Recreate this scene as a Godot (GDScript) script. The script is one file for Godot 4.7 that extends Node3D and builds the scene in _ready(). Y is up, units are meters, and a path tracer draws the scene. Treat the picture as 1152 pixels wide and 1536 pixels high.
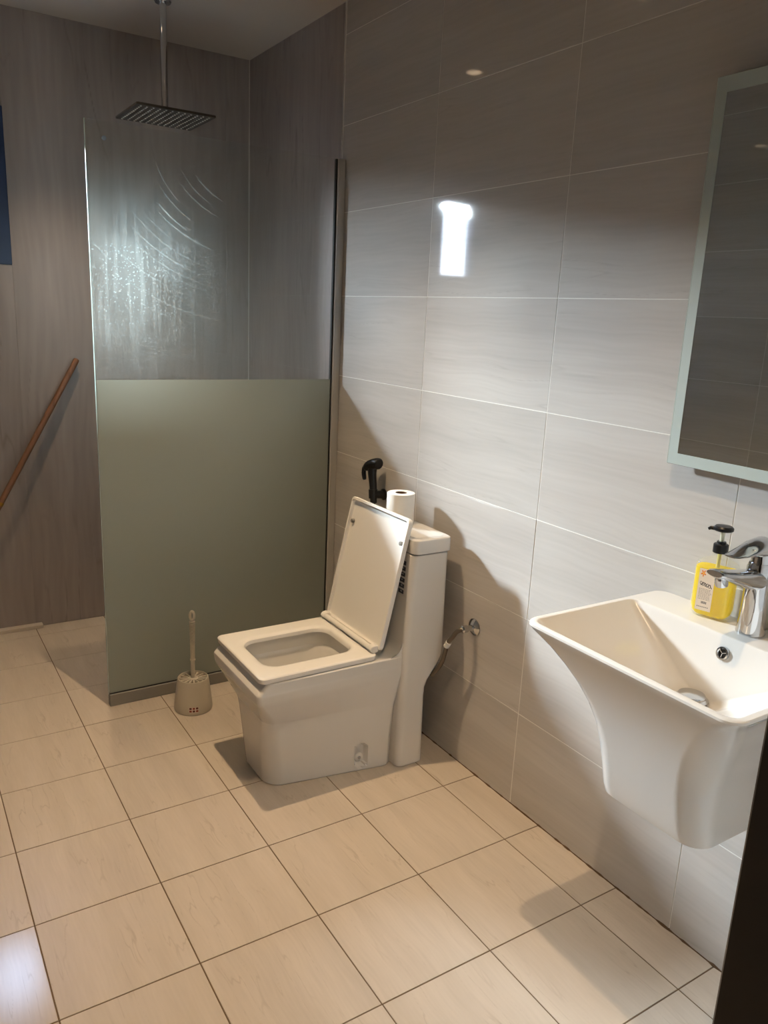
extends Node3D
# A small tiled bathroom: walk-in shower, one-piece toilet, wall-hung basin. Metres, y up.
# Right wall face at x = 0, floor at y = 0, back wall face at z = BACK, the doorway wall at z = FRONT.

const BACK := -2.173
const FRONT := 1.10
const LEFT := -1.95
const CEIL := 2.51
const SHOWER := -1.30

# ------------------------------------------------------------------ geometry
class Geo:
	var v := PackedVector3Array()
	var uv := PackedVector2Array()

	func tri(a: Vector3, b: Vector3, c: Vector3, ua := Vector2.ZERO, ub := Vector2.ZERO, uc := Vector2.ZERO) -> void:
		v.append(a); v.append(b); v.append(c)
		uv.append(ua); uv.append(ub); uv.append(uc)

	func quad(a: Vector3, b: Vector3, c: Vector3, d: Vector3) -> void:
		tri(a, b, c)
		tri(a, c, d)

	func quad_uv(a: Vector3, b: Vector3, c: Vector3, d: Vector3, ua: Vector2, ub: Vector2, uc: Vector2, ud: Vector2) -> void:
		tri(a, b, c, ua, ub, uc)
		tri(a, c, d, ua, uc, ud)

	func add(g: Geo, xf := Transform3D()) -> Geo:
		for k in g.v.size():
			v.append(xf * g.v[k])
			uv.append(g.uv[k])
		return self

	func moved(xf: Transform3D) -> Geo:
		var o := Geo.new()
		o.add(self, xf)
		return o

	func volume() -> float:
		var s := 0.0
		for k in range(0, v.size(), 3):
			s += v[k].dot(v[k + 1].cross(v[k + 2]))
		return s

	func flip() -> Geo:
		for k in range(0, v.size(), 3):
			var t := v[k + 1]
			v[k + 1] = v[k + 2]
			v[k + 2] = t
			var q := uv[k + 1]
			uv[k + 1] = uv[k + 2]
			uv[k + 2] = q
		return self

	func fix() -> Geo:
		if volume() < 0.0:
			flip()
		return self

	# area-weighted normals, smoothed across edges below the given angle
	func mesh(angle := 38.0, origin := Vector3.ZERO) -> ArrayMesh:
		var n := v.size() / 3
		var fn := PackedVector3Array()
		var fu := PackedVector3Array()
		var at := {}
		for f in n:
			var c := (v[f * 3 + 1] - v[f * 3]).cross(v[f * 3 + 2] - v[f * 3])
			fn.append(c)
			fu.append(c.normalized())
			for k in 3:
				var key := Vector3i((v[f * 3 + k] * 20000.0).round())
				if not at.has(key):
					at[key] = PackedInt32Array()
				at[key].append(f)
		var lim := cos(deg_to_rad(angle))
		var ov := PackedVector3Array()
		var on := PackedVector3Array()
		var ou := PackedVector2Array()
		for f in n:
			if fn[f].length_squared() < 1e-20:
				continue
			for k in [0, 2, 1]:
				var p := v[f * 3 + k]
				var s := Vector3.ZERO
				var near: PackedInt32Array = at[Vector3i((p * 20000.0).round())]
				for g in near:
					if fu[g].dot(fu[f]) > lim:
						s += fn[g]
				ov.append(p - origin)
				on.append(s.normalized())
				ou.append(uv[f * 3 + k])
		var a := []
		a.resize(Mesh.ARRAY_MAX)
		a[Mesh.ARRAY_VERTEX] = ov
		a[Mesh.ARRAY_NORMAL] = on
		a[Mesh.ARRAY_TEX_UV] = ou
		var m := ArrayMesh.new()
		m.add_surface_from_arrays(Mesh.PRIMITIVE_TRIANGLES, a)
		return m


# rounded rectangle in the xz plane at height y
func rr(x0: float, x1: float, z0: float, z1: float, r: float, y: float, n := 5) -> PackedVector3Array:
	var o := PackedVector3Array()
	r = minf(r, minf((x1 - x0) / 2, (z1 - z0) / 2))
	var cs := [Vector2(x1 - r, z1 - r), Vector2(x0 + r, z1 - r), Vector2(x0 + r, z0 + r), Vector2(x1 - r, z0 + r)]
	for c in 4:
		for k in n + 1:
			var a := PI / 2 * (c + float(k) / n)
			o.append(Vector3(cs[c].x + r * cos(a), y, cs[c].y + r * sin(a)))
	return o


# like rr, but the half width changes from the front (x0) to the back (x1), round cz
func taper(x0: float, x1: float, cz: float, wf: float, wb: float, r: float, y: float, n := 5) -> PackedVector3Array:
	var o := rr(x0, x1, -1, 1, r / wf, y, n)
	var p := rr(x0, x1, -wf, wf, r, y, n)
	for k in o.size():
		var t := (p[k].x - x0) / (x1 - x0)
		o[k] = Vector3(p[k].x, y, cz + p[k].z * lerpf(1.0, wb / wf, t))
	return o


func ring(c: Vector3, ax: Vector3, ay: Vector3, n := 24) -> PackedVector3Array:
	var o := PackedVector3Array()
	for k in n:
		var a := TAU * k / n
		o.append(c + ax * cos(a) + ay * sin(a))
	return o


func loft(rings: Array, cap0 := true, cap1 := true) -> Geo:
	var g := Geo.new()
	for i in rings.size() - 1:
		var a: PackedVector3Array = rings[i]
		var b: PackedVector3Array = rings[i + 1]
		var n := a.size()
		for k in n:
			var j := (k + 1) % n
			g.quad(a[k], a[j], b[j], b[k])
	for e in 2:
		if not [cap0, cap1][e]:
			continue
		var r: PackedVector3Array = rings[0] if e == 0 else rings[-1]
		var c := Vector3.ZERO
		for p in r:
			c += p
		c /= r.size()
		for k in r.size():
			var j := (k + 1) % r.size()
			if e == 0:
				g.tri(c, r[j], r[k])
			else:
				g.tri(c, r[k], r[j])
	if cap0 and cap1:
		g.fix()
	return g


# profile of (radius, height) round the y axis
func lathe(prof: Array, n := 28, closed := false) -> Geo:
	var rings := []
	for p in prof:
		rings.append(ring(Vector3(0, p[1], 0), Vector3(p[0], 0, 0), Vector3(0, 0, p[0]), n))
	if closed:
		rings.append(rings[0])
		return loft(rings, false, false).fix()
	return loft(rings)


func tube(path: Array, radii: Array, n := 12) -> Geo:
	var rings := []
	var up := Vector3.UP
	for i in path.size():
		var d: Vector3 = (path[mini(i + 1, path.size() - 1)] - path[maxi(i - 1, 0)]).normalized()
		if absf(d.dot(up)) > 0.95:
			up = Vector3.RIGHT if absf(d.x) < 0.9 else Vector3.BACK
		var ax := up.cross(d).normalized()
		var ay := d.cross(ax).normalized()
		up = ay
		var r: float = radii[mini(i, radii.size() - 1)]
		rings.append(ring(path[i], ax * r, ay * r, n))
	return loft(rings)


func curve(pts: Array, steps := 6) -> Array:
	var o := []
	for i in pts.size() - 1:
		var a: Vector3 = pts[maxi(i - 1, 0)]
		var b: Vector3 = pts[i]
		var c: Vector3 = pts[i + 1]
		var d: Vector3 = pts[mini(i + 2, pts.size() - 1)]
		for k in steps:
			o.append(b.cubic_interpolate(c, a, d, float(k) / steps))
	o.append(pts[-1])
	return o


# box with chamfered edges from corner a to corner b
func box(a: Vector3, b: Vector3, e := 0.001) -> Geo:
	var rings := []
	for s in [[a.y, e], [a.y + e, 0.0], [b.y - e, 0.0], [b.y, e]]:
		var i: float = s[1]
		rings.append(rr(a.x + i, b.x - i, a.z + i, b.z - i, maxf(e - i * 0.5, 0.00005), s[0], 1))
	return loft(rings)


# a tile in the xy plane, its face at z = t
func tile_geo(w: float, h: float, t: float, e: float, uo: Vector2, us: float) -> Geo:
	var g := Geo.new()
	var lv := []
	for s in [[0.0, 0.0], [t - e, 0.0], [t, e]]:
		var x: float = w / 2 - s[1]
		var y: float = h / 2 - s[1]
		lv.append([Vector3(-x, -y, s[0]), Vector3(x, -y, s[0]), Vector3(x, y, s[0]), Vector3(-x, y, s[0])])
	var tx := func(p: Vector3) -> Vector2: return uo + Vector2(p.x, -p.y) * us
	for i in 2:
		for k in 4:
			var j := (k + 1) % 4
			g.quad_uv(lv[i][k], lv[i][j], lv[i + 1][j], lv[i + 1][k], tx.call(lv[i][k]), tx.call(lv[i][j]), tx.call(lv[i + 1][j]), tx.call(lv[i + 1][k]))
	var f: Array = lv[2]
	g.quad_uv(f[0], f[1], f[2], f[3], tx.call(f[0]), tx.call(f[1]), tx.call(f[2]), tx.call(f[3]))
	return g


# ------------------------------------------------------------------ nodes
func base_of(n: Node) -> Vector3:
	var p := Vector3.ZERO
	while n is Node3D and n != self:
		p += n.position
		n = n.get_parent()
	return p


func part(called: String, g: Geo, m: Material, parent: Node, angle := 38.0, label := "") -> MeshInstance3D:
	var o := MeshInstance3D.new()
	o.name = called
	o.mesh = g.mesh(angle, base_of(parent))
	o.material_override = m
	parent.add_child(o, true)
	if label:
		o.set_meta("label", label)
	return o


func thing(called: String, label: String, category: String, at: Vector3, group := "") -> Node3D:
	var o := Node3D.new()
	o.name = called
	o.position = at
	o.set_meta("label", label)
	o.set_meta("category", category)
	if group:
		o.set_meta("group", group)
	add_child(o, true)
	return o


func structure(called: String, g: Geo, m: Material, label: String, category: String) -> MeshInstance3D:
	var o := MeshInstance3D.new()
	o.name = called
	o.mesh = g.mesh(20.0)
	o.material_override = m
	o.set_meta("kind", "structure")
	o.set_meta("label", label)
	o.set_meta("category", category)
	add_child(o, true)
	return o


# ------------------------------------------------------------------ materials
func mat(c: Color, rough: float, metal := 0.0, spec := 0.5) -> StandardMaterial3D:
	var m := StandardMaterial3D.new()
	m.albedo_color = c
	m.roughness = rough
	m.metallic = metal
	m.metallic_specular = spec
	return m


func noise(s: int, f: float, oct := 4) -> FastNoiseLite:
	var n := FastNoiseLite.new()
	n.seed = s
	n.noise_type = FastNoiseLite.TYPE_SIMPLEX_SMOOTH
	n.frequency = f
	n.fractal_octaves = oct
	return n


# stone with streaks along u (or along v)
func stone(s: int, lo: Color, hi: Color, vein: Color, along_v: bool, stretch: float, vein_amount: float, size := 512) -> ImageTexture:
	var im := Image.create(size, size, false, Image.FORMAT_RGB8)
	var a := noise(s, 0.012, 4)
	var b := noise(s + 1, 0.03, 3)
	var c := noise(s + 2, 0.09, 2)
	var w := noise(s + 3, 0.006, 2)
	for y in size:
		for x in size:
			var u := float(x)
			var q := float(y)
			if along_v:
				u = float(y)
				q = float(x)
			q += 5.0 * w.get_noise_2d(u, q)
			var t := 0.5 + 0.55 * a.get_noise_2d(u / stretch, q * 1.3) + 0.22 * c.get_noise_2d(u / stretch, q * 2.0)
			var col := lo.lerp(hi, clampf(t, 0, 1))
			var k := absf(b.get_noise_2d(u / (stretch * 1.3), q))
			var d := clampf(1.0 - k / 0.045, 0, 1) * clampf(0.3 + 1.6 * a.get_noise_2d(u / 3.0 + 900, q * 0.7), 0, 1)
			col = col.lerp(vein, d * vein_amount)
			im.set_pixel(x, y, col)
	return ImageTexture.create_from_image(im)


func tex_mat(t: Texture2D, rough: float, spec := 0.5) -> StandardMaterial3D:
	var m := mat(Color.WHITE, rough, 0.0, spec)
	m.albedo_texture = t
	return m


# ------------------------------------------------------------------ tiling
var rng := RandomNumberGenerator.new()
var tile_cache := {}

func cut(r: Rect2, holes: Array) -> Array:
	var out := [r]
	for h in holes:
		var nxt := []
		for q in out:
			if not q.intersects(h):
				nxt.append(q)
				continue
			var i: Rect2 = q.intersection(h)
			if i.position.x > q.position.x:
				nxt.append(Rect2(q.position, Vector2(i.position.x - q.position.x, q.size.y)))
			if i.end.x < q.end.x:
				nxt.append(Rect2(Vector2(i.end.x, q.position.y), Vector2(q.end.x - i.end.x, q.size.y)))
			if i.position.y > q.position.y:
				nxt.append(Rect2(Vector2(i.position.x, q.position.y), Vector2(i.size.x, i.position.y - q.position.y)))
			if i.end.y < q.end.y:
				nxt.append(Rect2(Vector2(i.position.x, i.end.y), Vector2(i.size.x, q.end.y - i.end.y)))
		out = nxt
	return out


# tiles over the cells between two lists of joints; frame turns (u, v, height) into the room
func lay(parent: Node3D, frame: Transform3D, us: Array, vs: Array, gap: float, t: float, edge: float, mats: Array, scale: float, holes := [], uneven := 0.0, area := Rect2(-9, -9, 18, 18)) -> Array:
	var made := []
	for i in us.size() - 1:
		for j in vs.size() - 1:
			var cell := Rect2(us[i], vs[j], us[i + 1] - us[i], vs[j + 1] - vs[j]).intersection(area)
			if cell.size.x < 0.006 or cell.size.y < 0.006:
				continue
			for q in cut(cell, holes):
				var w: float = q.size.x - gap
				var h: float = q.size.y - gap
				if w < 0.004 or h < 0.004:
					continue
				var variant := rng.randi() % 5
				var key := "%.3f %.3f %d %.4f" % [w, h, variant, t]
				if not tile_cache.has(key):
					var mu := minf(w * scale / 2, 0.5)
					var mv := minf(h * scale / 2, 0.5)
					tile_cache[key] = tile_geo(w, h, t, edge, Vector2(lerpf(mu, 1 - mu, rng.randf()), lerpf(mv, 1 - mv, rng.randf())), scale).mesh(20.0)
				var o := MeshInstance3D.new()
				o.name = "tile"
				o.mesh = tile_cache[key]
				o.material_override = mats[rng.randi() % mats.size()]
				var c: Vector2 = q.get_center()
				var tilt := Basis.from_euler(Vector3(rng.randfn(0, uneven), rng.randfn(0, uneven), 0))
				o.transform = frame * Transform3D(tilt, Vector3(c.x, c.y, 0))
				parent.add_child(o, true)
				made.append([o, q])
	return made


func steps(from: float, by: float, lo: float, hi: float) -> Array:
	var o := [lo]
	var k := from - by * ceilf((from - lo) / by)
	while k < hi - 0.004:
		if k > lo + 0.004:
			o.append(k)
		k += by
	o.append(hi)
	return o


func _ready() -> void:
	rng.seed = 7
	# ---------------------------------------------------------------- camera, sky, light, exposure
	var cam := Camera3D.new()
	cam.name = "camera"
	cam.position = Vector3(-1.5195, 1.4379, 1.4515)
	cam.rotation = Vector3(-0.2451, -0.5735, 0.0466)
	cam.fov = 66.19
	cam.near = 0.02
	add_child(cam)
	cam.current = true
	var env := Environment.new()
	env.background_mode = Environment.BG_SKY
	var sky_m := ProceduralSkyMaterial.new()
	sky_m.sky_top_color = Color(0.62, 0.72, 0.86)
	sky_m.sky_horizon_color = Color(0.86, 0.9, 0.95)
	sky_m.ground_bottom_color = Color(0.4, 0.4, 0.38)
	sky_m.ground_horizon_color = Color(0.6, 0.62, 0.62)
	sky_m.sky_energy_multiplier = 4.6
	var sky := Sky.new()
	sky.sky_material = sky_m
	env.sky = sky
	env.tonemap_mode = Environment.TONE_MAPPER_LINEAR
	env.tonemap_exposure = 0.95
	env.sdfgi_enabled = true
	env.ssao_enabled = true
	env.ssil_enabled = true
	var we := WorldEnvironment.new()
	we.name = "world"
	we.environment = env
	add_child(we)
	var lamp_color := Color(1.0, 0.865, 0.69)
	var lamp_energy := 1.6
	var day_color := Color(0.90, 0.96, 1.0)
	var day_energy := 134.0
	# the bright part of the sky, seen from the room only through the small window
	var day := AreaLight3D.new()
	day.name = "daylight"
	day.light_color = day_color
	day.light_energy = day_energy
	day.area_size = Vector2(0.46, 0.27)
	day.area_range = 12.0
	day.shadow_enabled = true
	add_child(day)
	day.look_at_from_position(Vector3(-1.67, 2.315, -3.2), Vector3(-1.67, 2.315, 0), Vector3.UP)
	# the duller sky next to it
	var haze := AreaLight3D.new()
	haze.name = "daylight"
	haze.light_color = day_color
	haze.light_energy = day_energy * 0.62
	haze.area_size = Vector2(0.86, 0.4)
	haze.area_range = 12.0
	haze.shadow_enabled = true
	add_child(haze, true)
	haze.look_at_from_position(Vector3(-2.33, 2.33, -3.2), Vector3(-2.33, 2.33, 0), Vector3.UP)

	# ---------------------------------------------------------------- materials
	var wall_a := tex_mat(stone(11, Color8(182, 177, 172), Color8(200, 196, 191), Color8(158, 152, 146), false, 16.0, 0.3), 0.045)
	var wall_b := tex_mat(stone(31, Color8(180, 176, 171), Color8(198, 194, 189), Color8(156, 150, 144), false, 13.0, 0.33), 0.045)
	var floor_a := tex_mat(stone(51, Color8(190, 178, 164), Color8(208, 196, 182), Color8(166, 152, 136), false, 9.0, 0.45), 0.34)
	var floor_b := tex_mat(stone(71, Color8(192, 180, 165), Color8(206, 194, 180), Color8(164, 150, 134), false, 7.0, 0.5), 0.36)
	var floor_shiny := tex_mat(floor_a.albedo_texture, 0.16)
	var slab_a := tex_mat(stone(91, Color8(140, 130, 126), Color8(172, 162, 157), Color8(112, 102, 98), true, 8.0, 0.5), 0.4)
	var slab_b := tex_mat(stone(101, Color8(142, 132, 128), Color8(170, 160, 155), Color8(110, 100, 96), true, 6.0, 0.55), 0.4)
	var grout_light := mat(Color8(224, 222, 216), 0.8)
	var grout_dark := mat(Color8(112, 92, 70), 0.9)
	var grout_slab := mat(Color8(150, 142, 136), 0.8)
	var plaster := mat(Color8(196, 188, 178), 0.85)
	var ceramic := mat(Color8(218, 215, 210), 0.1)
	ceramic.clearcoat_enabled = true
	ceramic.clearcoat = 0.4
	ceramic.clearcoat_roughness = 0.05
	var seat_plastic := mat(Color8(232, 229, 223), 0.2)
	var chrome := mat(Color8(205, 207, 210), 0.07, 1.0)
	var steel := mat(Color8(104, 97, 90), 0.35, 1.0)
	var aluminium := mat(Color8(186, 184, 179), 0.45, 0.1)
	var black := mat(Color8(14, 14, 16), 0.35)
	var rubber := mat(Color8(30, 30, 30), 0.7)
	var grey_rubber := mat(Color8(128, 126, 122), 0.7)
	var navy := mat(Color8(40, 58, 92), 0.35)
	var dark_wood := tex_mat(stone(121, Color8(30, 20, 14), Color8(44, 31, 22), Color8(20, 13, 9), true, 14.0, 0.6, 256), 0.4)
	var paint := mat(Color8(150, 143, 132), 0.8)

	# ---------------------------------------------------------------- floor
	var T := 0.004
	var fl := structure("floor", box(Vector3(LEFT - 0.12, -0.12, BACK - 0.15), Vector3(0.12, -0.0013, FRONT + 0.12), 0.0005), grout_dark, "beige stone-look floor tiles with dark dirty joints", "floor")
	var floor_frame := Transform3D(Basis(Vector3(0, 0, 1), Vector3(1, 0, 0), Vector3(0, 1, 0)), Vector3(0, -T, 0))
	var laid := lay(fl, floor_frame, steps(-0.2804, 0.2969, BACK, FRONT + 0.12), steps(-0.13, 0.3, LEFT, 0.0), 0.003, T, 0.0007, [floor_a, floor_b], 1.3, [], 0.0008)
	for e in laid:
		var q: Rect2 = e[1]
		if q.has_point(Vector2(-0.13, -1.45)):
			e[0].material_override = floor_shiny

	# ---------------------------------------------------------------- right wall
	var wr := structure("wall_right", box(Vector3(0.0007, -0.12, BACK - 0.15), Vector3(0.16, CEIL + 0.12, FRONT + 0.12), 0.0005), grout_light, "glossy pale grey wall tiles behind toilet and basin", "wall")
	var rf := Transform3D(Basis(Vector3(0, 0, 1), Vector3(0, 1, 0), Vector3(-1, 0, 0)), Vector3(T, 0, 0))
	var rows := [0.0, 0.302, 0.602, 0.902, 1.202, 1.502, 1.802, 2.102, 2.402, CEIL]
	lay(wr, rf, steps(-0.1106, 0.5923, SHOWER, FRONT), rows, 0.0024, T, 0.0006, [wall_a, wall_b], 0.85, [], 0.0006)
	var rs := Transform3D(Basis(Vector3(0, 0, 1), Vector3(0, 1, 0), Vector3(-1, 0, 0)), Vector3(T, 0, 0))
	lay(wr, rs, [BACK, SHOWER - 0.002], [0.0, CEIL], 0.0014, T, 0.0005, [slab_a, slab_b], 0.395)

	# ---------------------------------------------------------------- back wall with the window opening
	var wx0 := -1.405
	var wx1 := -1.025
	var wy0 := 1.568
	var wy1 := 2.157
	var bz := BACK - 0.0007
	var bg := Geo.new()
	for r in cut(Rect2(LEFT - 0.12, -0.12, 0.16 - LEFT + 0.12, CEIL + 0.24), [Rect2(wx0, wy0, wx1 - wx0, wy1 - wy0)]):
		bg.add(box(Vector3(r.position.x, r.position.y, BACK - 0.16), Vector3(r.end.x, r.end.y, bz), 0.0002))
	var wb := structure("wall_back", bg, grout_slab, "grey-brown streaked stone-look shower wall with the small window", "wall")
	lay(wb, Transform3D(Basis(), Vector3(0, 0, BACK - T)), steps(-0.711, 0.6, LEFT, 0.0), [0.0, CEIL], 0.0014, T, 0.0005, [slab_a, slab_b], 0.395, [Rect2(wx0, wy0, wx1 - wx0, wy1 - wy0)])

	# ---------------------------------------------------------------- left wall
	var wl := structure("wall_left", box(Vector3(LEFT - 0.16, -0.12, BACK - 0.15), Vector3(LEFT - 0.0007, CEIL + 0.12, FRONT + 0.12), 0.0005), grout_light, "pale grey tiled wall opposite the basin", "wall")
	var lf := Transform3D(Basis(Vector3(0, 0, -1), Vector3(0, 1, 0), Vector3(1, 0, 0)), Vector3(LEFT - T, 0, 0))
	lay(wl, lf, steps(0.1106, 0.5923, -FRONT, -SHOWER), rows, 0.0024, T, 0.0006, [wall_a, wall_b], 0.85)
	lay(wl, lf, [-SHOWER, 1.575, -BACK], [0.0, CEIL], 0.0014, T, 0.0005, [slab_a, slab_b], 0.395)

	# ---------------------------------------------------------------- front wall with the doorway the view looks through
	var dx0 := -1.80
	var dx1 := -0.845
	var dy := 2.12
	var fg := Geo.new()
	for r in cut(Rect2(LEFT - 0.12, -0.12, 0.16 - LEFT + 0.12, CEIL + 0.24), [Rect2(dx0, -0.2, dx1 - dx0, dy + 0.2)]):
		fg.add(box(Vector3(r.position.x, r.position.y, FRONT + 0.0007), Vector3(r.end.x, r.end.y, FRONT + 0.12), 0.0002))
	var wf := structure("wall_front", fg, grout_light, "pale grey tiled wall round the doorway", "wall")
	var ff := Transform3D(Basis(Vector3(-1, 0, 0), Vector3(0, 1, 0), Vector3(0, 0, -1)), Vector3(0, 0, FRONT + T))
	lay(wf, ff, steps(0.3, 0.6, 0.0, -LEFT), rows, 0.0024, T, 0.0006, [wall_a, wall_b], 0.85, [Rect2(-dx1, -0.1, dx1 - dx0, dy + 0.1)])
	structure("ceiling", box(Vector3(LEFT - 0.16, CEIL, BACK - 0.16), Vector3(0.16, CEIL + 0.12, FRONT + 0.12), 0.001), plaster, "plain warm off-white ceiling", "ceiling")

	# ---------------------------------------------------------------- the corridor the camera stands in
	structure("floor", box(Vector3(-2.8, -0.12, FRONT + 0.12), Vector3(1.2, -0.002, 3.6), 0.001), mat(Color8(140, 124, 104), 0.5), "plain corridor floor outside the doorway", "floor")
	structure("ceiling", box(Vector3(-2.8, CEIL, FRONT + 0.12), Vector3(1.2, CEIL + 0.12, 3.6), 0.001), plaster, "corridor ceiling outside the doorway", "ceiling")
	structure("wall_corridor_left", box(Vector3(-2.92, -0.12, FRONT), Vector3(-2.8, CEIL + 0.12, 3.72), 0.001), paint, "painted corridor wall left of the doorway", "wall")
	structure("wall_corridor_right", box(Vector3(1.2, -0.12, FRONT), Vector3(1.32, CEIL + 0.12, 3.72), 0.001), paint, "painted corridor wall right of the doorway", "wall")
	structure("wall_corridor_end", box(Vector3(-2.8, -0.12, 3.6), Vector3(1.2, CEIL + 0.12, 3.72), 0.001), paint, "painted corridor wall facing the doorway", "wall")
	var fb := box(Vector3(-2.8, -0.12, FRONT + 0.02), Vector3(LEFT - 0.12, CEIL + 0.12, FRONT + 0.12), 0.001)
	fb.add(box(Vector3(0.16, -0.12, FRONT + 0.02), Vector3(1.2, CEIL + 0.12, FRONT + 0.12), 0.001))
	structure("wall_corridor_front", fb, paint, "painted corridor wall beside the bathroom", "wall")

	# ---------------------------------------------------------------- doorway lining
	var door := Node3D.new()
	door.name = "door_1"
	door.set_meta("kind", "structure")
	door.set_meta("label", "dark brown wooden door frame at the right edge")
	door.set_meta("category", "door frame")
	add_child(door)
	part("jamb", box(Vector3(-0.873, 0, FRONT), Vector3(-0.84, dy, FRONT + 0.16), 0.003), dark_wood, door)
	part("door_stop", box(Vector3(-0.888, 0, FRONT + 0.06), Vector3(-0.873, dy - 0.03, FRONT + 0.1), 0.003), dark_wood, door)
	part("jamb", box(Vector3(-1.805, 0, FRONT), Vector3(-1.772, dy, FRONT + 0.16), 0.003), dark_wood, door)
	part("header", box(Vector3(-1.772, dy - 0.033, FRONT), Vector3(-0.873, dy, FRONT + 0.16), 0.003), dark_wood, door)
	part("casing", box(Vector3(-0.86, 0, FRONT + 0.12), Vector3(-0.77, dy + 0.06, FRONT + 0.14), 0.004), dark_wood, door)
	part("strike_plate", box(Vector3(-0.8745, 0.56, FRONT + 0.008), Vector3(-0.8725, 0.70, FRONT + 0.038), 0.0005), black, door)

	# ---------------------------------------------------------------- window
	var win := Node3D.new()
	win.name = "window_1"
	win.position = Vector3((wx0 + wx1) / 2, wy0, BACK)
	win.set_meta("kind", "structure")
	win.set_meta("label", "small frosted window in a dark blue frame high in the shower wall")
	win.set_meta("category", "window")
	add_child(win)
	var px0 := wx0 + 0.085
	var px1 := wx1 - 0.085
	var py0 := wy0 + 0.1
	var py1 := wy1 - 0.12
	var fr := Geo.new()
	for r in cut(Rect2(wx0, wy0, wx1 - wx0, wy1 - wy0), [Rect2(px0, py0, px1 - px0, py1 - py0)]):
		fr.add(box(Vector3(r.position.x, r.position.y, BACK - 0.06), Vector3(r.end.x, r.end.y, BACK + 0.004), 0.0015))
	part("window_frame", fr, navy, win)
	var sp := Image.create(64, 128, false, Image.FORMAT_RGBA8)
	for y in 128:
		for x in 64:
			sp.set_pixel(x, y, Color(0.96, 0.98, 1.0, clampf(rng.randfn(0.05, 0.05), 0.0, 0.3)))
	var pane := tex_mat(ImageTexture.create_from_image(sp), 0.4)
	pane.transparency = BaseMaterial3D.TRANSPARENCY_ALPHA
	pane.backlight_enabled = true
	pane.backlight = Color(0.95, 0.97, 1.0)
	var pg := Geo.new()
	var pz := BACK - 0.025
	pg.quad_uv(Vector3(px0, py0, pz), Vector3(px1, py0, pz), Vector3(px1, py1, pz), Vector3(px0, py1, pz), Vector2(0, 1), Vector2(1, 1), Vector2(1, 0), Vector2(0, 0))
	part("window_pane", pg, pane, win, 38.0, "bright frosted glass pane")
	# ---------------------------------------------------------------- trims
	var drain_g := box(Vector3(LEFT, 0, BACK), Vector3(-1.0, 0.017, BACK + 0.035), 0.002)
	var dr := structure("baseboard_back", drain_g, floor_b, "low pale tile strip along the foot of the shower wall", "skirting")
	dr.set_meta("kind", "structure")
	var sealant := Geo.new()
	var zz := SHOWER
	var sn := noise(5, 3.0, 3)
	var sr := []
	while zz < FRONT:
		var k := 0.5 + 0.5 * sn.get_noise_1d(zz * 9.0)
		var w := 0.001 + 0.007 * k * k
		sr.append(PackedVector3Array([Vector3(0.001, 0, zz), Vector3(-w, 0, zz), Vector3(-w * 0.5, w * 0.6, zz), Vector3(0.001, w * 1.1, zz)]))
		zz += 0.012
	structure("trim_1", loft(sr), mat(Color8(92, 70, 48), 0.9), "crumbling brown sealant where the floor meets the right wall", "sealant")

	structure("trim_2", box(Vector3(-0.003, 0, BACK - 0.001), Vector3(0.001, CEIL, BACK + 0.003), 0.001), mat(Color8(206, 200, 192), 0.6), "thin pale sealant line up the shower corner", "sealant")
	structure("trim_3", box(Vector3(-0.0022, 0, SHOWER - 0.0045), Vector3(0.001, CEIL, SHOWER - 0.0005), 0.0006), mat(Color8(206, 202, 196), 0.5), "thin pale strip where the shower stone meets the wall tiles", "trim")

	# ---------------------------------------------------------------- ceiling lamps
	var spots := [[Vector3(-0.845, CEIL, -1.635), "recessed ceiling spotlight over the shower", 0.75], [Vector3(-0.75, CEIL, -0.62), "recessed ceiling spotlight above the toilet", 1.75], [Vector3(-0.72, CEIL, 0.50), "recessed ceiling spotlight near the basin", 1.15]]
	for s in spots:
		var at: Vector3 = s[0]
		var d := thing("ceiling_lamp", s[1], "spotlight", at, "recessed ceiling spotlights")
		var prof := [[0.032, 0.0], [0.034, -0.004], [0.044, -0.005], [0.047, -0.002], [0.047, 0.0]]
		part("lamp_ring", lathe(prof, 28).moved(Transform3D(Basis(), at)), mat(Color8(225, 222, 215), 0.4), d)
		var glow := mat(Color8(255, 240, 220), 0.5)
		glow.emission_enabled = true
		glow.emission = Color(1.0, 0.86, 0.68)
		glow.emission_energy_multiplier = 5.0
		part("lamp_lens", lathe([[0.031, -0.002], [0.031, -0.0045], [0.024, -0.0055], [0.01, -0.006]], 24).moved(Transform3D(Basis(), at)), glow, d)
		var l := SpotLight3D.new()
		l.name = "lamp_light"
		l.light_color = lamp_color
		l.light_energy = lamp_energy * float(s[2])
		l.light_size = 0.014
		l.spot_range = 8.0
		l.spot_attenuation = 2.0
		l.spot_angle = 44.0
		l.spot_angle_attenuation = 1.0
		l.shadow_enabled = true
		l.position = Vector3(0, -0.04, 0)
		l.rotation = Vector3(-PI / 2, 0, 0)
		d.add_child(l)

	build_screen(aluminium, rubber)
	build_toilet(ceramic, seat_plastic, grey_rubber, chrome)
	build_basin(ceramic, chrome, black)
	build_mirror()
	build_shower(steel, chrome)
	build_small(black, chrome)


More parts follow.
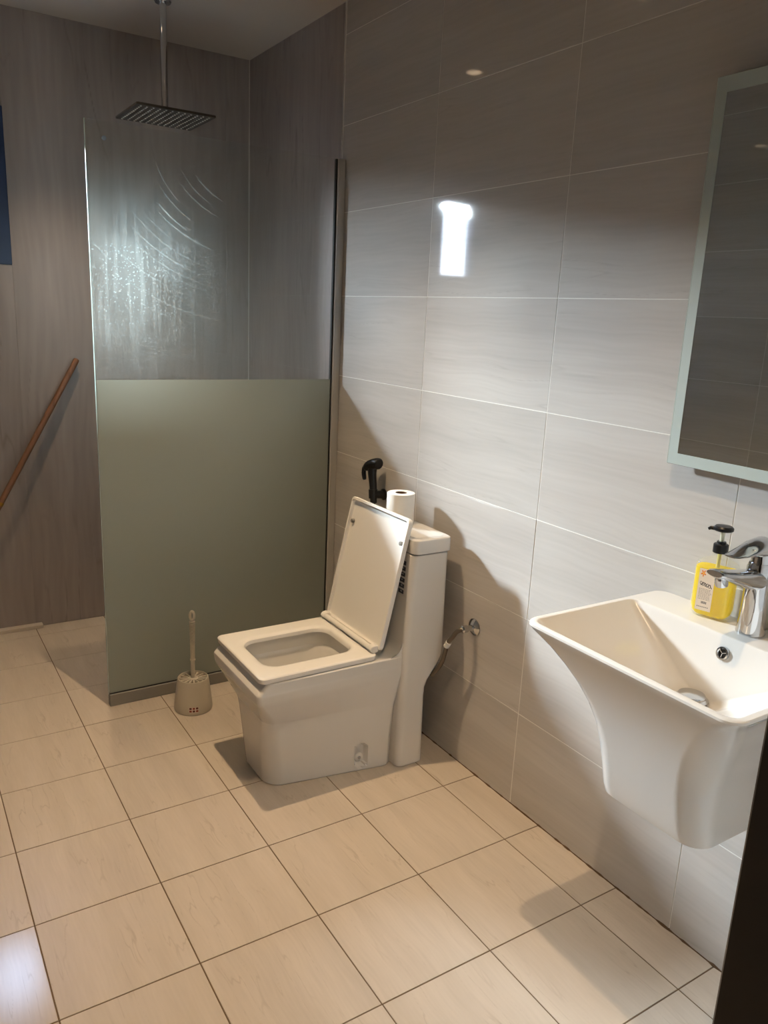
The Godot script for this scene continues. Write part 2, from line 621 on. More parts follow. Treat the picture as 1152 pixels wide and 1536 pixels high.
# ------------------------------------------------------------------ shower screen
func build_screen(aluminium: Material, rubber: Material) -> void:
	var z := -1.28
	var x0 := -0.917
	var top := 1.984
	var s := thing("shower_screen", "fixed glass shower screen, clear above and frosted below, beside the toilet", "shower screen", Vector3(-0.46, 0, z))
	var clear := StandardMaterial3D.new()
	clear.albedo_color = Color(0.50, 0.56, 0.53, 0.05)
	clear.transparency = BaseMaterial3D.TRANSPARENCY_ALPHA
	clear.roughness = 0.02
	part("glass", box(Vector3(x0, 0.045, z - 0.004), Vector3(-0.028, top, z + 0.004), 0.0006), clear, s, 20.0)
	var frost := StandardMaterial3D.new()
	frost.albedo_color = Color(0.60, 0.63, 0.60, 0.82)
	frost.transparency = BaseMaterial3D.TRANSPARENCY_ALPHA
	frost.roughness = 0.4
	frost.backlight_enabled = true
	frost.backlight = Color(0.4, 0.4, 0.37)
	part("frosted_film", box(Vector3(x0 + 0.001, 0.046, z + 0.0042), Vector3(-0.029, 1.187, z + 0.0048), 0.0001), frost, s, 20.0, "frosted lower half")
	# soap and lime stains on the clear half: wiped arcs above, run-down drips below
	var n := 320
	var im := Image.create(n, n, false, Image.FORMAT_RGBA8)
	var cloud := noise(3, 0.012, 4)
	var drip := noise(4, 0.06, 3)
	var speck := noise(6, 0.25, 2)
	for y in n:
		for x in n:
			var u := float(x) / n
			var v := float(y) / n
			var body := exp(-pow((u - 0.13) / 0.28, 2) - pow((v - 0.58) / 0.27, 2))
			var a := 0.02 + 0.30 * body * (0.75 + 0.6 * cloud.get_noise_2d(x, y * 0.6))
			a += 0.16 * body * clampf(drip.get_noise_2d(x * 2.2, y * 0.10) * 1.8, 0, 1)
			var sk := speck.get_noise_2d(x * 1.4, y * 1.0)
			if sk > 0.5 and v > 0.45 and u < 0.55:
				a += 0.35 * body + 0.08
			im.set_pixel(x, y, Color(0.86, 0.89, 0.88, clampf(a, 0, 0.85)))
	for k in 16:
		var r0 := 0.25 + 0.035 * k + rng.randf_range(-0.012, 0.012)
		var a0 := rng.randf_range(1.65, 2.3)
		var len := rng.randf_range(0.3, 0.9)
		var str := rng.randf_range(0.06, 0.22)
		for q in 220:
			var t := a0 + len * q / 220.0
			var cx := 0.62 + r0 * 0.98 * cos(t) * 1.1
			var cy := 0.02 + r0 * sin(t)
			var ix := int(cx * n)
			var iy := int(cy * n)
			if ix > 1 and ix < n - 2 and iy > 1 and iy < n - 2:
				var c := im.get_pixel(ix, iy)
				c.a = minf(c.a + str * sin(PI * q / 220.0), 0.6)
				im.set_pixel(ix, iy, c)
	var lime := StandardMaterial3D.new()
	lime.albedo_texture = ImageTexture.create_from_image(im)
	lime.transparency = BaseMaterial3D.TRANSPARENCY_ALPHA
	lime.roughness = 0.5
	lime.backlight_enabled = true
	lime.backlight = Color(0.45, 0.47, 0.47)
	var g := Geo.new()
	var zz := z - 0.0046
	g.quad_uv(Vector3(x0 + 0.002, 1.19, zz), Vector3(-0.03, 1.19, zz), Vector3(-0.03, top - 0.002, zz), Vector3(x0 + 0.002, top - 0.002, zz), Vector2(0, 1), Vector2(1, 1), Vector2(1, 0), Vector2(0, 0))
	part("lime_stains", g, lime, s, 20.0, "white soap and water stains on the clear glass")
	var edge := mat(Color8(214, 226, 222), 0.15)
	edge.backlight_enabled = true
	edge.backlight = Color(0.9, 0.95, 0.93)
	part("glass_edge", box(Vector3(x0 - 0.0015, 0.045, z - 0.004), Vector3(x0, top, z + 0.004), 0.0004), edge, s, 20.0, "polished pale glass edge")
	part("wall_channel", box(Vector3(-0.031, 0.0, z - 0.014), Vector3(-0.0005, top + 0.002, z + 0.014), 0.002), aluminium, s)
	part("floor_rail", box(Vector3(x0, 0.0, z - 0.012), Vector3(-0.031, 0.047, z + 0.012), 0.002), mat(Color8(132, 130, 126), 0.45, 0.1), s)
	part("gasket", box(Vector3(-0.037, 0.047, z - 0.007), Vector3(-0.031, top, z + 0.007), 0.001), rubber, s, 38.0, "black rubber strip")
	part("gasket", box(Vector3(x0, 0.047, z - 0.007), Vector3(-0.037, 0.0515, z + 0.0075), 0.001), rubber, s, 38.0, "black rubber strip")
	part("glass_plug", lathe([[0.001, 0.0], [0.007, 0.0], [0.007, 0.003], [0.004, 0.0045]], 16).moved(Transform3D(Basis(Vector3.RIGHT, PI / 2), Vector3(-0.861, 1.934, z + 0.004))), mat(Color8(150, 165, 185), 0.25), s)


# ------------------------------------------------------------------ toilet
# extra points along the near side of a contour made by taper()
func sided(r: PackedVector3Array) -> PackedVector3Array:
	var o := r.slice(0, 6)
	for k in 18:
		o.append(r[5].lerp(r[6], lerpf(0.07, 0.46, k / 17.0)))
	o.append_array(r.slice(6))
	return o


func build_toilet(ceramic: Material, plastic: Material, grey: Material, chrome: Material) -> void:
	var cz := -0.635
	var t := thing("toilet", "white square one-piece toilet with its lid standing open", "toilet", Vector3(-0.4, 0, cz))
	var rings := []
	# [y, front x, half width front, half width back, corner radius]
	var prof := [[0.0, -0.618, 0.103, 0.176, 0.05], [0.004, -0.622, 0.106, 0.178, 0.05], [0.10, -0.630, 0.114, 0.178, 0.05], [0.20, -0.636, 0.125, 0.179, 0.042], [0.226, -0.639, 0.128, 0.18, 0.038],
			[0.234, -0.642, 0.131, 0.181, 0.036], [0.28, -0.664, 0.155, 0.185, 0.026], [0.318, -0.683, 0.176, 0.188, 0.018], [0.328, -0.687, 0.180, 0.189, 0.015], [0.335, -0.688, 0.182, 0.1895, 0.014],
			[0.352, -0.690, 0.184, 0.190, 0.014], [0.358, -0.689, 0.183, 0.190, 0.014], [0.362, -0.686, 0.182, 0.189, 0.014]]
	var levels := [0.0, 0.004, 0.014]
	for k in 16:
		levels.append(0.022 + 0.006 * k)
	for k in range(3, prof.size()):
		levels.append(prof[k][0])
	for y in levels:
		var i := 0
		while i < prof.size() - 2 and prof[i + 1][0] <= y:
			i += 1
		var f := clampf((y - prof[i][0]) / (prof[i + 1][0] - prof[i][0]), 0, 1)
		var k := []
		for j in 5:
			k.append(lerpf(prof[i][j], prof[i + 1][j], f))
		var r := sided(taper(k[1], -0.19, cz, k[2], k[3], k[4], y))
		for j in r.size():
			if r[j].z > cz + 0.09 and y < 0.13:
				var dy := maxf(y - 0.078, minf(y - 0.034, 0.0))
				var dd := Vector2(r[j].x + 0.318, dy if y < 0.034 else maxf(y - 0.078, 0.0)).length()
				r[j].z -= 0.020 * smoothstep(0.024, 0.013, dd)
		rings.append(r)
	# sloping lip up to the deck, then the bowl
	rings.append(sided(taper(-0.660, -0.19, cz, 0.181, 0.189, 0.014, 0.388)))
	rings.append(sided(taper(-0.655, -0.19, cz, 0.178, 0.186, 0.014, 0.391)))
	rings.append(sided(taper(-0.642, -0.312, cz, 0.123, 0.123, 0.055, 0.391)))
	rings.append(sided(taper(-0.640, -0.314, cz, 0.121, 0.121, 0.055, 0.388)))
	rings.append(sided(taper(-0.638, -0.316, cz, 0.120, 0.120, 0.055, 0.345)))
	rings.append(sided(taper(-0.622, -0.326, cz, 0.112, 0.112, 0.055, 0.330)))
	rings.append(sided(taper(-0.585, -0.350, cz, 0.092, 0.094, 0.055, 0.255)))
	rings.append(sided(taper(-0.545, -0.378, cz, 0.066, 0.070, 0.05, 0.18)))
	rings.append(sided(taper(-0.520, -0.395, cz, 0.050, 0.054, 0.045, 0.15)))
	part("bowl", loft(rings), ceramic, t, 26.0)
	part("water", loft([rr(-0.550, -0.374, cz - 0.068, cz + 0.068, 0.05, 0.190), rr(-0.556, -0.370, cz - 0.072, cz + 0.072, 0.05, 0.204)]), mat(Color8(196, 198, 192), 0.03), t, 38.0, "still water in the bowl")
	# pedestal and tank in one piece
	var tk := []
	for k in [[0.0, -0.204, -0.104], [0.003, -0.206, -0.102], [0.24, -0.204, -0.106], [0.27, -0.203, -0.104], [0.295, -0.2025, -0.094], [0.32, -0.202, -0.074], [0.345, -0.2015, -0.055], [0.372, -0.201, -0.044], [0.40, -0.201, -0.042], [0.44, -0.199, -0.043], [0.60, -0.192, -0.045], [0.722, -0.186, -0.046], [0.724, -0.184, -0.048]]:
		var i := 0.002 if k[0] == 0.0 or k[0] == 0.724 else 0.0
		tk.append(rr(k[1] + i, k[2] - i, cz - 0.203 + i, cz + 0.203 - i, 0.022, k[0]))
	part("tank", loft(tk), ceramic, t, 32.0)
	# fillet where the deck rises into the tank
	var fil := Geo.new()
	var fr := []
	for j in 9:
		var zz := lerpf(cz - 0.187, cz + 0.187, j / 8.0)
		var q := PackedVector3Array([Vector3(-0.18, 0.36, zz)])
		for k in 8:
			var a := PI / 2 * k / 7.0
			q.append(Vector3(-0.243 + 0.043 * sin(a), 0.391 + 0.043 * (1 - cos(a)), zz))
		q.append(Vector3(-0.18, 0.434, zz))
		fr.append(q)
	fil.add(loft(fr))
	part("fillet", fil, ceramic, t, 32.0)
	var lid := []
	for k in [[0.727, 0.003], [0.729, 0.0], [0.765, 0.0], [0.771, 0.0015], [0.774, 0.006], [0.774, 0.02], [0.7705, 0.026], [0.7705, 0.05]]:
		var i: float = k[1]
		lid.append(rr(-0.1845 + i, -0.040 - i, cz - 0.207 + i, cz + 0.207 - i, maxf(0.022 - i * 0.4, 0.006), k[0]))
	part("tank_lid", loft(lid), ceramic, t, 32.0)
	# seat ring
	var st := []
	for k in [[0.3925, -0.676, -0.288, 0.176, 0.02, 1.0], [0.3935, -0.679, -0.286, 0.179, 0.02, 1.0], [0.407, -0.680, -0.285, 0.180, 0.018, 1.0], [0.4105, -0.677, -0.287, 0.177, 0.016, 1.0], [0.4115, -0.671, -0.291, 0.172, 0.014, 1.0]]:
		st.append(rr(k[1], k[2], cz - k[3], cz + k[3], k[4], k[0], 6))
	for k in [[0.4115, -0.650, -0.312, 0.126, 0.06], [0.409, -0.636, -0.320, 0.116, 0.055], [0.404, -0.628, -0.325, 0.109, 0.05], [0.393, -0.626, -0.327, 0.107, 0.05], [0.3925, -0.630, -0.323, 0.110, 0.05]]:
		st.append(rr(k[1], k[2], cz - k[3], cz + k[3], k[4], k[0], 6))
	st.append(st[0])
	part("seat", loft(st, false, false).fix(), plastic, t, 40.0)
	# open lid: a shallow tray leaning on the tank; local y up the lid, z across, +x towards the tank
	var lb := Vector3(-0.281, 0.418, cz)
	var lean := atan2(0.091, 0.415)
	var xf := Transform3D(Basis(Vector3(0, 0, 1), -lean), lb)
	var h := 0.427
	var hw := 0.176
	var lay_up := Transform3D(Basis(Vector3(0, 1, 0), Vector3(1, 0, 0), Vector3(0, 0, -1)), Vector3.ZERO)
	var tr := []
	# in rr: x is the length of the lid, y is the thickness
	for k in [[0.017, 0.005], [0.0155, 0.001], [0.013, 0.0], [0.002, 0.0], [0.0, 0.0015], [0.0, 0.008], [0.0095, 0.0105], [0.0115, 0.0155], [0.012, 0.05]]:
		var i: float = k[1]
		tr.append(rr(0.0 + i, h - i, -hw + i, hw - i, maxf(0.014 - i * 0.4, 0.006), k[0], 4))
	var ld := part("lid", loft(tr).moved(xf * lay_up), plastic, t, 32.0)
	for sg in [-1.0, 1.0]:
		var b := lathe([[0.001, 0.0], [0.0068, 0.0], [0.0068, 0.009], [0.0048, 0.0108]], 14)
		var at := xf * Vector3(0.0118, h - 0.082, sg * 0.150)
		part("bumper", b.moved(Transform3D(xf.basis * Basis(Vector3(0, 0, 1), PI / 2), at)), grey, ld, 38.0, "small grey rubber bumper")
	# hinge bar with two end blocks
	part("hinge_bar", tube([Vector3(-0.294, 0.4225, cz - 0.15), Vector3(-0.294, 0.4225, cz + 0.15)], [0.0095], 14), plastic, t)
	for sg in [-1.0, 1.0]:
		var hb := []
		for k in [[0.0, 0.002], [0.002, 0.0], [0.020, 0.0], [0.022, 0.002]]:
			var q := PackedVector3Array()
			for a in 12:
				var an := TAU * a / 12.0
				q.append(Vector3(-0.289 + (0.017 - k[1]) * cos(an), 0.4235 + (0.0125 - k[1]) * sin(an), cz + sg * (0.146 + k[0])))
			hb.append(q)
		part("hinge_block", loft(hb), plastic, t)
	# bolt pocket at the foot with its cap
	var pk := lathe([[0.001, 0.0], [0.016, 0.0], [0.014, 0.004], [0.009, 0.006], [0.003, 0.006]], 18)
	part("bolt_cap", pk.moved(Transform3D(Basis(Vector3.RIGHT, PI / 2), Vector3(-0.318, 0.042, cz + 0.1385))), ceramic, t)
	part("bolt", lathe([[0.001, 0.0], [0.005, 0.0], [0.005, 0.003], [0.003, 0.0045]], 10).moved(Transform3D(Basis(Vector3.RIGHT, PI / 2), Vector3(-0.318, 0.042, cz + 0.1445))), chrome, t)
	# paper label on the tank front
	var lt := Image.create(32, 96, false, Image.FORMAT_RGB8)
	lt.fill(Color8(196, 192, 186))
	for k in 6:
		lt.fill_rect(Rect2i(6, 6 + k * 15, 20, 10), Color8(36, 42, 56))
		lt.fill_rect(Rect2i(13, 8 + k * 15, 5 + k % 3, 4), Color8(150, 152, 158))
	var lg := Geo.new()
	var lx := -0.1935
	lg.quad_uv(Vector3(lx, 0.585, cz + 0.130), Vector3(lx, 0.585, cz + 0.175), Vector3(lx + 0.006, 0.705, cz + 0.175), Vector3(lx + 0.006, 0.705, cz + 0.130), Vector2(0, 1), Vector2(1, 1), Vector2(1, 0), Vector2(0, 0))
	part("label", lg, tex_mat(ImageTexture.create_from_image(lt), 0.5), t, 38.0, "small printed label with dark blocks")


# ------------------------------------------------------------------ basin, tap, soap
func build_basin(ceramic: Material, chrome: Material, black: Material) -> void:
	var cz := 0.571
	var top := 0.838
	var s := thing("washbasin", "white wall-hung ceramic basin with a flared half pedestal", "washbasin", Vector3(-0.15, 0.462, cz))
	var rings := []
	# [y, front x, half width, corner radius, bow of the front]
	for k in [[0.462, -0.262, 0.106, 0.03, 0.0], [0.4635, -0.278, 0.121, 0.04, 0.0], [0.469, -0.288, 0.129, 0.046, 0.0], [0.49, -0.297, 0.132, 0.052, 0.0], [0.54, -0.309, 0.135, 0.057, 0.001], [0.59, -0.320, 0.140, 0.06, 0.002], [0.635, -0.331, 0.149, 0.062, 0.003], [0.68, -0.345, 0.165, 0.063, 0.005],
			[0.72, -0.362, 0.184, 0.061, 0.006], [0.76, -0.384, 0.204, 0.055, 0.008], [0.795, -0.406, 0.223, 0.046, 0.01], [0.815, -0.421, 0.236, 0.038, 0.012], [0.826, -0.429, 0.245, 0.033, 0.012], [0.832, -0.432, 0.249, 0.032, 0.012],
			[0.836, -0.431, 0.248, 0.031, 0.012], [0.838, -0.427, 0.246, 0.03, 0.012]]:
		rings.append(bow(rr(k[1], -0.0008, cz - k[2], cz + k[2], k[3], k[0], 6), k[4], cz, k[2], k[1], true))
	for k in [[0.838, -0.420, -0.108, 0.236, 0.02], [0.8365, -0.416, -0.112, 0.232, 0.02], [0.830, -0.411, -0.116, 0.226, 0.02], [0.80, -0.372, -0.124, 0.186, 0.022], [0.76, -0.312, -0.136, 0.128, 0.024], [0.725, -0.255, -0.146, 0.078, 0.026], [0.708, -0.222, -0.150, 0.052, 0.028], [0.702, -0.205, -0.154, 0.036, 0.024]]:
		rings.append(bow(rr(k[1], k[2], cz - k[3], cz + k[3], k[4], k[0], 6), 0.01 if k[0] > 0.82 else 0.0, cz, k[3], k[1], false))
	part("basin", loft(rings), ceramic, s, 34.0)
	var dr := lathe([[0.001, 0.0], [0.033, 0.0], [0.034, 0.003], [0.031, 0.006], [0.028, 0.007], [0.028, 0.010], [0.026, 0.0125], [0.012, 0.0145], [0.002, 0.015]], 28)
	part("drain_plug", dr.moved(Transform3D(Basis(), Vector3(-0.180, 0.706, cz - 0.006))), chrome, s, 38.0, "round chrome pop-up drain plug")
	# overflow: ring with a three-armed insert, lying in the sloping back face of the basin
	var of := Transform3D(Basis(Vector3(0, 0, 1), PI / 2 - 0.25), Vector3(-0.1235, 0.803, cz + 0.012))
	var og := lathe([[0.0085, 0.0], [0.0085, 0.003], [0.0105, 0.0048], [0.0135, 0.004], [0.0145, 0.0]], 24, true)
	var ov := part("overflow_ring", og.moved(of), chrome, s)
	part("overflow_hole", lathe([[0.0005, 0.0], [0.0086, 0.0], [0.0086, 0.001], [0.0005, 0.001]], 20).moved(of), black, ov)
	var arms := Geo.new()
	for k in 3:
		arms.add(box(Vector3(-0.0008, 0.001, 0.0), Vector3(0.0008, 0.003, 0.0086), 0.0003), Transform3D(Basis(Vector3.UP, TAU * k / 3.0 + 0.4), Vector3.ZERO))
	part("overflow_spokes", arms.moved(of), chrome, ov)
	# bracket seen under the basin
	part("bracket", box(Vector3(-0.05, 0.440, cz + 0.085), Vector3(-0.001, 0.468, cz + 0.118), 0.002), black, s)

	var fz := 0.590
	var fx := -0.052
	var f := thing("faucet", "chrome single-lever mixer tap at the back of the basin", "tap", Vector3(fx, top, fz))
	var col := []
	for k in [[0.0, 0.028, 0.029], [0.003, 0.0285, 0.0295], [0.01, 0.027, 0.028], [0.05, 0.0245, 0.026], [0.10, 0.024, 0.0255], [0.125, 0.0265, 0.027], [0.142, 0.026, 0.0265], [0.152, 0.022, 0.023]]:
		col.append(ring(Vector3(fx, top + k[0], fz), Vector3(k[1], 0, 0), Vector3(0, 0, k[2]), 28))
	part("column", loft(col), chrome, f)
	var boss := []
	for k in [[0.0, 1.0], [0.003, 0.94], [0.004, 0.8]]:
		boss.append(ring(Vector3(fx - 0.0225 - k[0], top + 0.062, fz + 0.004), Vector3(0, 0.046 * k[1], 0), Vector3(0, 0, 0.011 * k[1]), 24))
	part("inset", loft(boss), chrome, f)
	var spt := []
	for k in [[0.028, 0.118, 0.012, 0.018], [0.022, 0.118, 0.02, 0.024], [-0.02, 0.118, 0.022, 0.0265], [-0.055, 0.124, 0.0185, 0.0255], [-0.09, 0.133, 0.014, 0.0245], [-0.12, 0.141, 0.011, 0.023], [-0.138, 0.1455, 0.009, 0.021], [-0.146, 0.147, 0.006, 0.017]]:
		spt.append(ring(Vector3(fx + k[0], top + k[1], fz - 0.004 * (0.03 - k[0]) / 0.17), Vector3(0, k[2], 0), Vector3(0, 0, k[3]), 24))
	part("spout", loft(spt), chrome, f)
	part("aerator", lathe([[0.001, 0.0], [0.012, 0.0], [0.0125, 0.003], [0.0125, 0.012], [0.011, 0.02]], 20).moved(Transform3D(Basis(Vector3(0, 0, 1), 0.22), Vector3(fx - 0.118, top + 0.119, fz - 0.004))), chrome, f)
	part("neck", lathe([[0.021, 0.0], [0.021, 0.03]], 24).moved(Transform3D(Basis(), Vector3(fx, top + 0.145, fz))), chrome, f)
	var lev := []
	for k in [[0.034, 0.178, 0.006, 0.012], [0.028, 0.180, 0.015, 0.022], [0.0, 0.184, 0.021, 0.0265], [-0.03, 0.184, 0.0165, 0.026], [-0.055, 0.181, 0.009, 0.024], [-0.08, 0.178, 0.0045, 0.021], [-0.1, 0.177, 0.003, 0.0165], [-0.108, 0.177, 0.0015, 0.012]]:
		lev.append(ring(Vector3(fx + k[0], top + k[1], fz - 0.002), Vector3(0, k[2], 0), Vector3(0, 0, k[3]), 24))
	part("lever", loft(lev), chrome, f)

	# soap bottle
	var bt := Transform3D(Basis(Vector3.UP, 0.28), Vector3(-0.045, top + 0.0005, 0.491))
	var b := thing("soap_bottle", "yellow liquid soap pump bottle with a pale label on the basin ledge", "soap bottle", bt.origin)
	var sh := []
	for k in [[0.0, 0.030, 0.012, 0.012], [0.002, 0.036, 0.019, 0.014], [0.008, 0.0405, 0.0235, 0.016], [0.02, 0.043, 0.0255, 0.017], [0.10, 0.043, 0.0255, 0.017], [0.116, 0.0425, 0.025, 0.017], [0.122, 0.040, 0.023, 0.016], [0.127, 0.033, 0.019, 0.015], [0.131, 0.022, 0.016, 0.014], [0.134, 0.0145, 0.0145, 0.0145], [0.146, 0.0135, 0.0135, 0.0135]]:
		sh.append(rr(-k[2], k[2], -k[1], k[1], k[3], k[0], 5))
	var glass := StandardMaterial3D.new()
	glass.albedo_color = Color(0.97, 0.97, 0.9, 0.06)
	glass.transparency = BaseMaterial3D.TRANSPARENCY_ALPHA
	glass.roughness = 0.03
	part("bottle_shell", loft(sh).moved(bt), glass, b, 40.0, "clear plastic shell")
	var lq := []
	for k in [[0.002, 0.024, 0.012, 0.012], [0.004, 0.032, 0.018, 0.014], [0.010, 0.038, 0.0218, 0.016], [0.022, 0.0412, 0.0238, 0.017], [0.10, 0.0412, 0.0238, 0.017], [0.109, 0.041, 0.0236, 0.017], [0.1095, 0.040, 0.0226, 0.016]]:
		lq.append(rr(-k[2], k[2], -k[1], k[1], k[3], k[0], 5))
	var soap := mat(Color8(252, 222, 20), 0.12)
	soap.backlight_enabled = true
	soap.backlight = Color(1.0, 0.95, 0.12)
	part("liquid", loft(lq).moved(bt), soap, b, 40.0, "bright yellow soap")
	part("dip_tube", tube([bt * Vector3(0, 0.108, 0), bt * Vector3(0, 0.15, 0)], [0.004], 10), mat(Color8(214, 205, 120), 0.4), b)
	# label: cream paper with an orange blossom, a scribbled heading and lines of fine print
	var lim := Image.create(128, 256, false, Image.FORMAT_RGB8)
	lim.fill(Color8(236, 222, 204))
	for y in 60:
		for x in 60:
			var p := Vector2(x - 26, y - 26)
			if p.length() < 15 + 7 * sin(p.angle() * 5.0):
				lim.set_pixel(6 + x, 2 + y, Color8(232, 128, 40) if p.length() > 7 else Color8(250, 190, 70))
	for k in 420:
		var t := k / 420.0
		var q := Vector2(14 + 96 * t + 6 * sin(t * 60), 88 + 10 * sin(t * 47) + 14 * t)
		lim.fill_rect(Rect2i(int(q.x), int(q.y), 3, 3), Color8(60, 52, 48))
	for k in 9:
		var x := 14
		while x < 108:
			var w := rng.randi_range(4, 14)
			lim.fill_rect(Rect2i(x, 122 + k * 8, w, 3), Color8(150, 136, 122))
			x += w + 4
	for k in 9:
		lim.fill_rect(Rect2i(44 + k * 5, 200, 2 + k % 3, 14), Color8(70, 64, 60))
	for k in 7:
		lim.fill_rect(Rect2i(14 + k * 14, 232, 9, 5), Color8(110, 100, 92))
	var lg := Geo.new()
	var lx := -0.0262
	lg.quad_uv(bt * Vector3(lx, 0.016, -0.027), bt * Vector3(lx, 0.016, 0.006), bt * Vector3(lx, 0.108, 0.006), bt * Vector3(lx, 0.108, -0.027), Vector2(0, 1), Vector2(1, 1), Vector2(1, 0), Vector2(0, 0))
	part("label", lg, tex_mat(ImageTexture.create_from_image(lim), 0.45), b, 38.0, "cream printed label with an orange blossom")
	part("collar", lathe([[0.0145, 0.0], [0.0155, 0.001], [0.0155, 0.018], [0.014, 0.0195], [0.0095, 0.020], [0.0095, 0.0245], [0.006, 0.025]], 22).moved(bt * Transform3D(Basis(), Vector3(0, 0.143, 0))), black, b)
	part("pump_stem", lathe([[0.0045, 0.0], [0.0045, 0.022]], 12).moved(bt * Transform3D(Basis(), Vector3(0, 0.167, 0))), mat(Color8(220, 216, 190), 0.3), b)
	var hd := lathe([[0.004, 0.0], [0.005, 0.004], [0.018, 0.005], [0.0205, 0.007], [0.0205, 0.012], [0.017, 0.0155], [0.004, 0.0168]], 24).moved(bt * Transform3D(Basis(), Vector3(0, 0.186, 0)))
	part("pump_head", hd, black, b)
	var nz := bt.basis * Vector3(-0.35, 0, -0.94)
	var nb := bt * Vector3(0, 0.1945, 0)
	part("nozzle", tube([nb + nz * 0.014, nb + nz * 0.025, nb + nz * 0.0295 + Vector3(0, -0.003, 0)], [0.0045, 0.004, 0.003], 10), black, b)


func bow(r: PackedVector3Array, amount: float, cz: float, hw: float, xf: float, fixed_back: bool) -> PackedVector3Array:
	for k in r.size():
		var t := clampf((-r[k].x) / maxf(-xf, 0.01), 0, 1)
		if not fixed_back:
			t = clampf((-r[k].x - 0.11) / maxf(-xf - 0.11, 0.01), 0, 1)
		r[k].x -= amount * t * t * (1.0 - pow((r[k].z - cz) / hw, 2))
	return r


# ------------------------------------------------------------------ mirror
func build_mirror() -> void:
	var z0 := 0.316
	var z1 := 0.93
	var y0 := 1.143
	var y1 := 1.935
	var m := thing("mirror", "frameless wall mirror with a frosted border above the basin", "mirror", Vector3(-0.015, y0, (z0 + z1) / 2))
	part("backing", box(Vector3(-0.024, y0 + 0.03, z0 + 0.05), Vector3(-0.0005, y1 - 0.03, z1 - 0.03), 0.001), mat(Color8(70, 68, 66), 0.6), m)
	part("mirror_glass", box(Vector3(-0.030, y0, z0), Vector3(-0.025, y1, z1), 0.0008), mat(Color8(196, 200, 198), 0.015, 1.0), m, 20.0, "silvered reflecting surface")
	var fr := StandardMaterial3D.new()
	fr.albedo_color = Color8(176, 188, 184)
	fr.roughness = 0.45
	var g := Geo.new()
	for r in cut(Rect2(z0 + 0.001, y0 + 0.001, z1 - z0 - 0.002, y1 - y0 - 0.002), [Rect2(z0 + 0.025, y0 + 0.026, z1 - z0 - 0.05, y1 - y0 - 0.058)]):
		g.add(box(Vector3(-0.0305, r.position.y, r.position.x), Vector3(-0.0299, r.end.y, r.end.x), 0.0001))
	part("frosted_border", g, fr, m, 20.0, "pale frosted band round the edge")
	part("glass_edge", box(Vector3(-0.0300, y0 + 0.0005, z0 - 0.001), Vector3(-0.025, y1 - 0.0005, z0 - 0.0001), 0.0003), mat(Color8(215, 228, 222), 0.2), m, 20.0)


# ------------------------------------------------------------------ rain shower and the stick
func build_shower(steel: Material, chrome: Material) -> void:
	var c := Vector3(-0.525, 2.122, -1.728)
	var s := thing("rain_shower", "square steel rain shower head on a pipe from the ceiling", "shower head", c)
	part("pipe", tube([Vector3(c.x, CEIL, c.z), Vector3(c.x, c.y + 0.02, c.z)], [0.0125], 18), chrome, s)
	part("ceiling_flange", lathe([[0.0125, 0.0], [0.03, 0.0], [0.031, 0.004], [0.028, 0.008], [0.0125, 0.011]], 24, true).moved(Transform3D(Basis(Vector3.RIGHT, PI), Vector3(c.x, CEIL, c.z))), chrome, s)
	part("swivel", lathe([[0.012, 0.0], [0.02, 0.002], [0.02, 0.016], [0.015, 0.024]], 20).moved(Transform3D(Basis(), Vector3(c.x, c.y + 0.004, c.z))), chrome, s)
	var h := 0.146
	var pl := []
	for k in [[-0.004, 0.001], [-0.003, 0.0], [0.003, 0.0], [0.004, 0.001], [0.008, 0.09]]:
		pl.append(rr(c.x - h + k[1], c.x + h - k[1], c.z - h + k[1], c.z + h - k[1], 0.004, c.y + k[0], 2))
	part("plate", loft(pl), steel, s)
	var noz := Geo.new()
	var one := lathe([[0.0015, -0.0025], [0.003, -0.002], [0.0036, 0.0]], 7)
	for i in 12:
		for j in 12:
			noz.add(one, Transform3D(Basis(), Vector3(c.x - 0.126 + 0.0229 * i, c.y - 0.004, c.z - 0.126 + 0.0229 * j)))
	var nn := part("nozzles", noz, mat(Color8(205, 200, 192), 0.5), s)
	nn.set_meta("kind", "stuff")

	# broom handle leaning in the shower corner
	var a := Vector3(-0.797, 1.197, -2.152)
	var b := Vector3(-1.145, 0.600, -2.085)
	var d := (b - a).normalized()
	var foot := a + d * (a.y / -d.y)
	foot.y = 0.0
	var st := thing("wooden_stick", "brown wooden stick leaning against the shower wall", "stick", foot)
	var up := -d
	var wood := tex_mat(stone(141, Color8(122, 84, 60), Color8(146, 104, 76), Color8(92, 58, 40), true, 10.0, 0.6, 128), 0.5)
	wood.uv1_triplanar = true
	wood.uv1_scale = Vector3(2, 2, 2)
	part("shaft", tube([foot + up * 0.012, a - up * 0.006, a - up * 0.002, a], [0.0125, 0.0125, 0.0105, 0.006], 14), wood, st)
	part("band", tube([a + d * 0.685, a + d * 0.70], [0.0135], 14), mat(Color8(150, 110, 30), 0.5), st, 38.0, "ochre band round the stick")


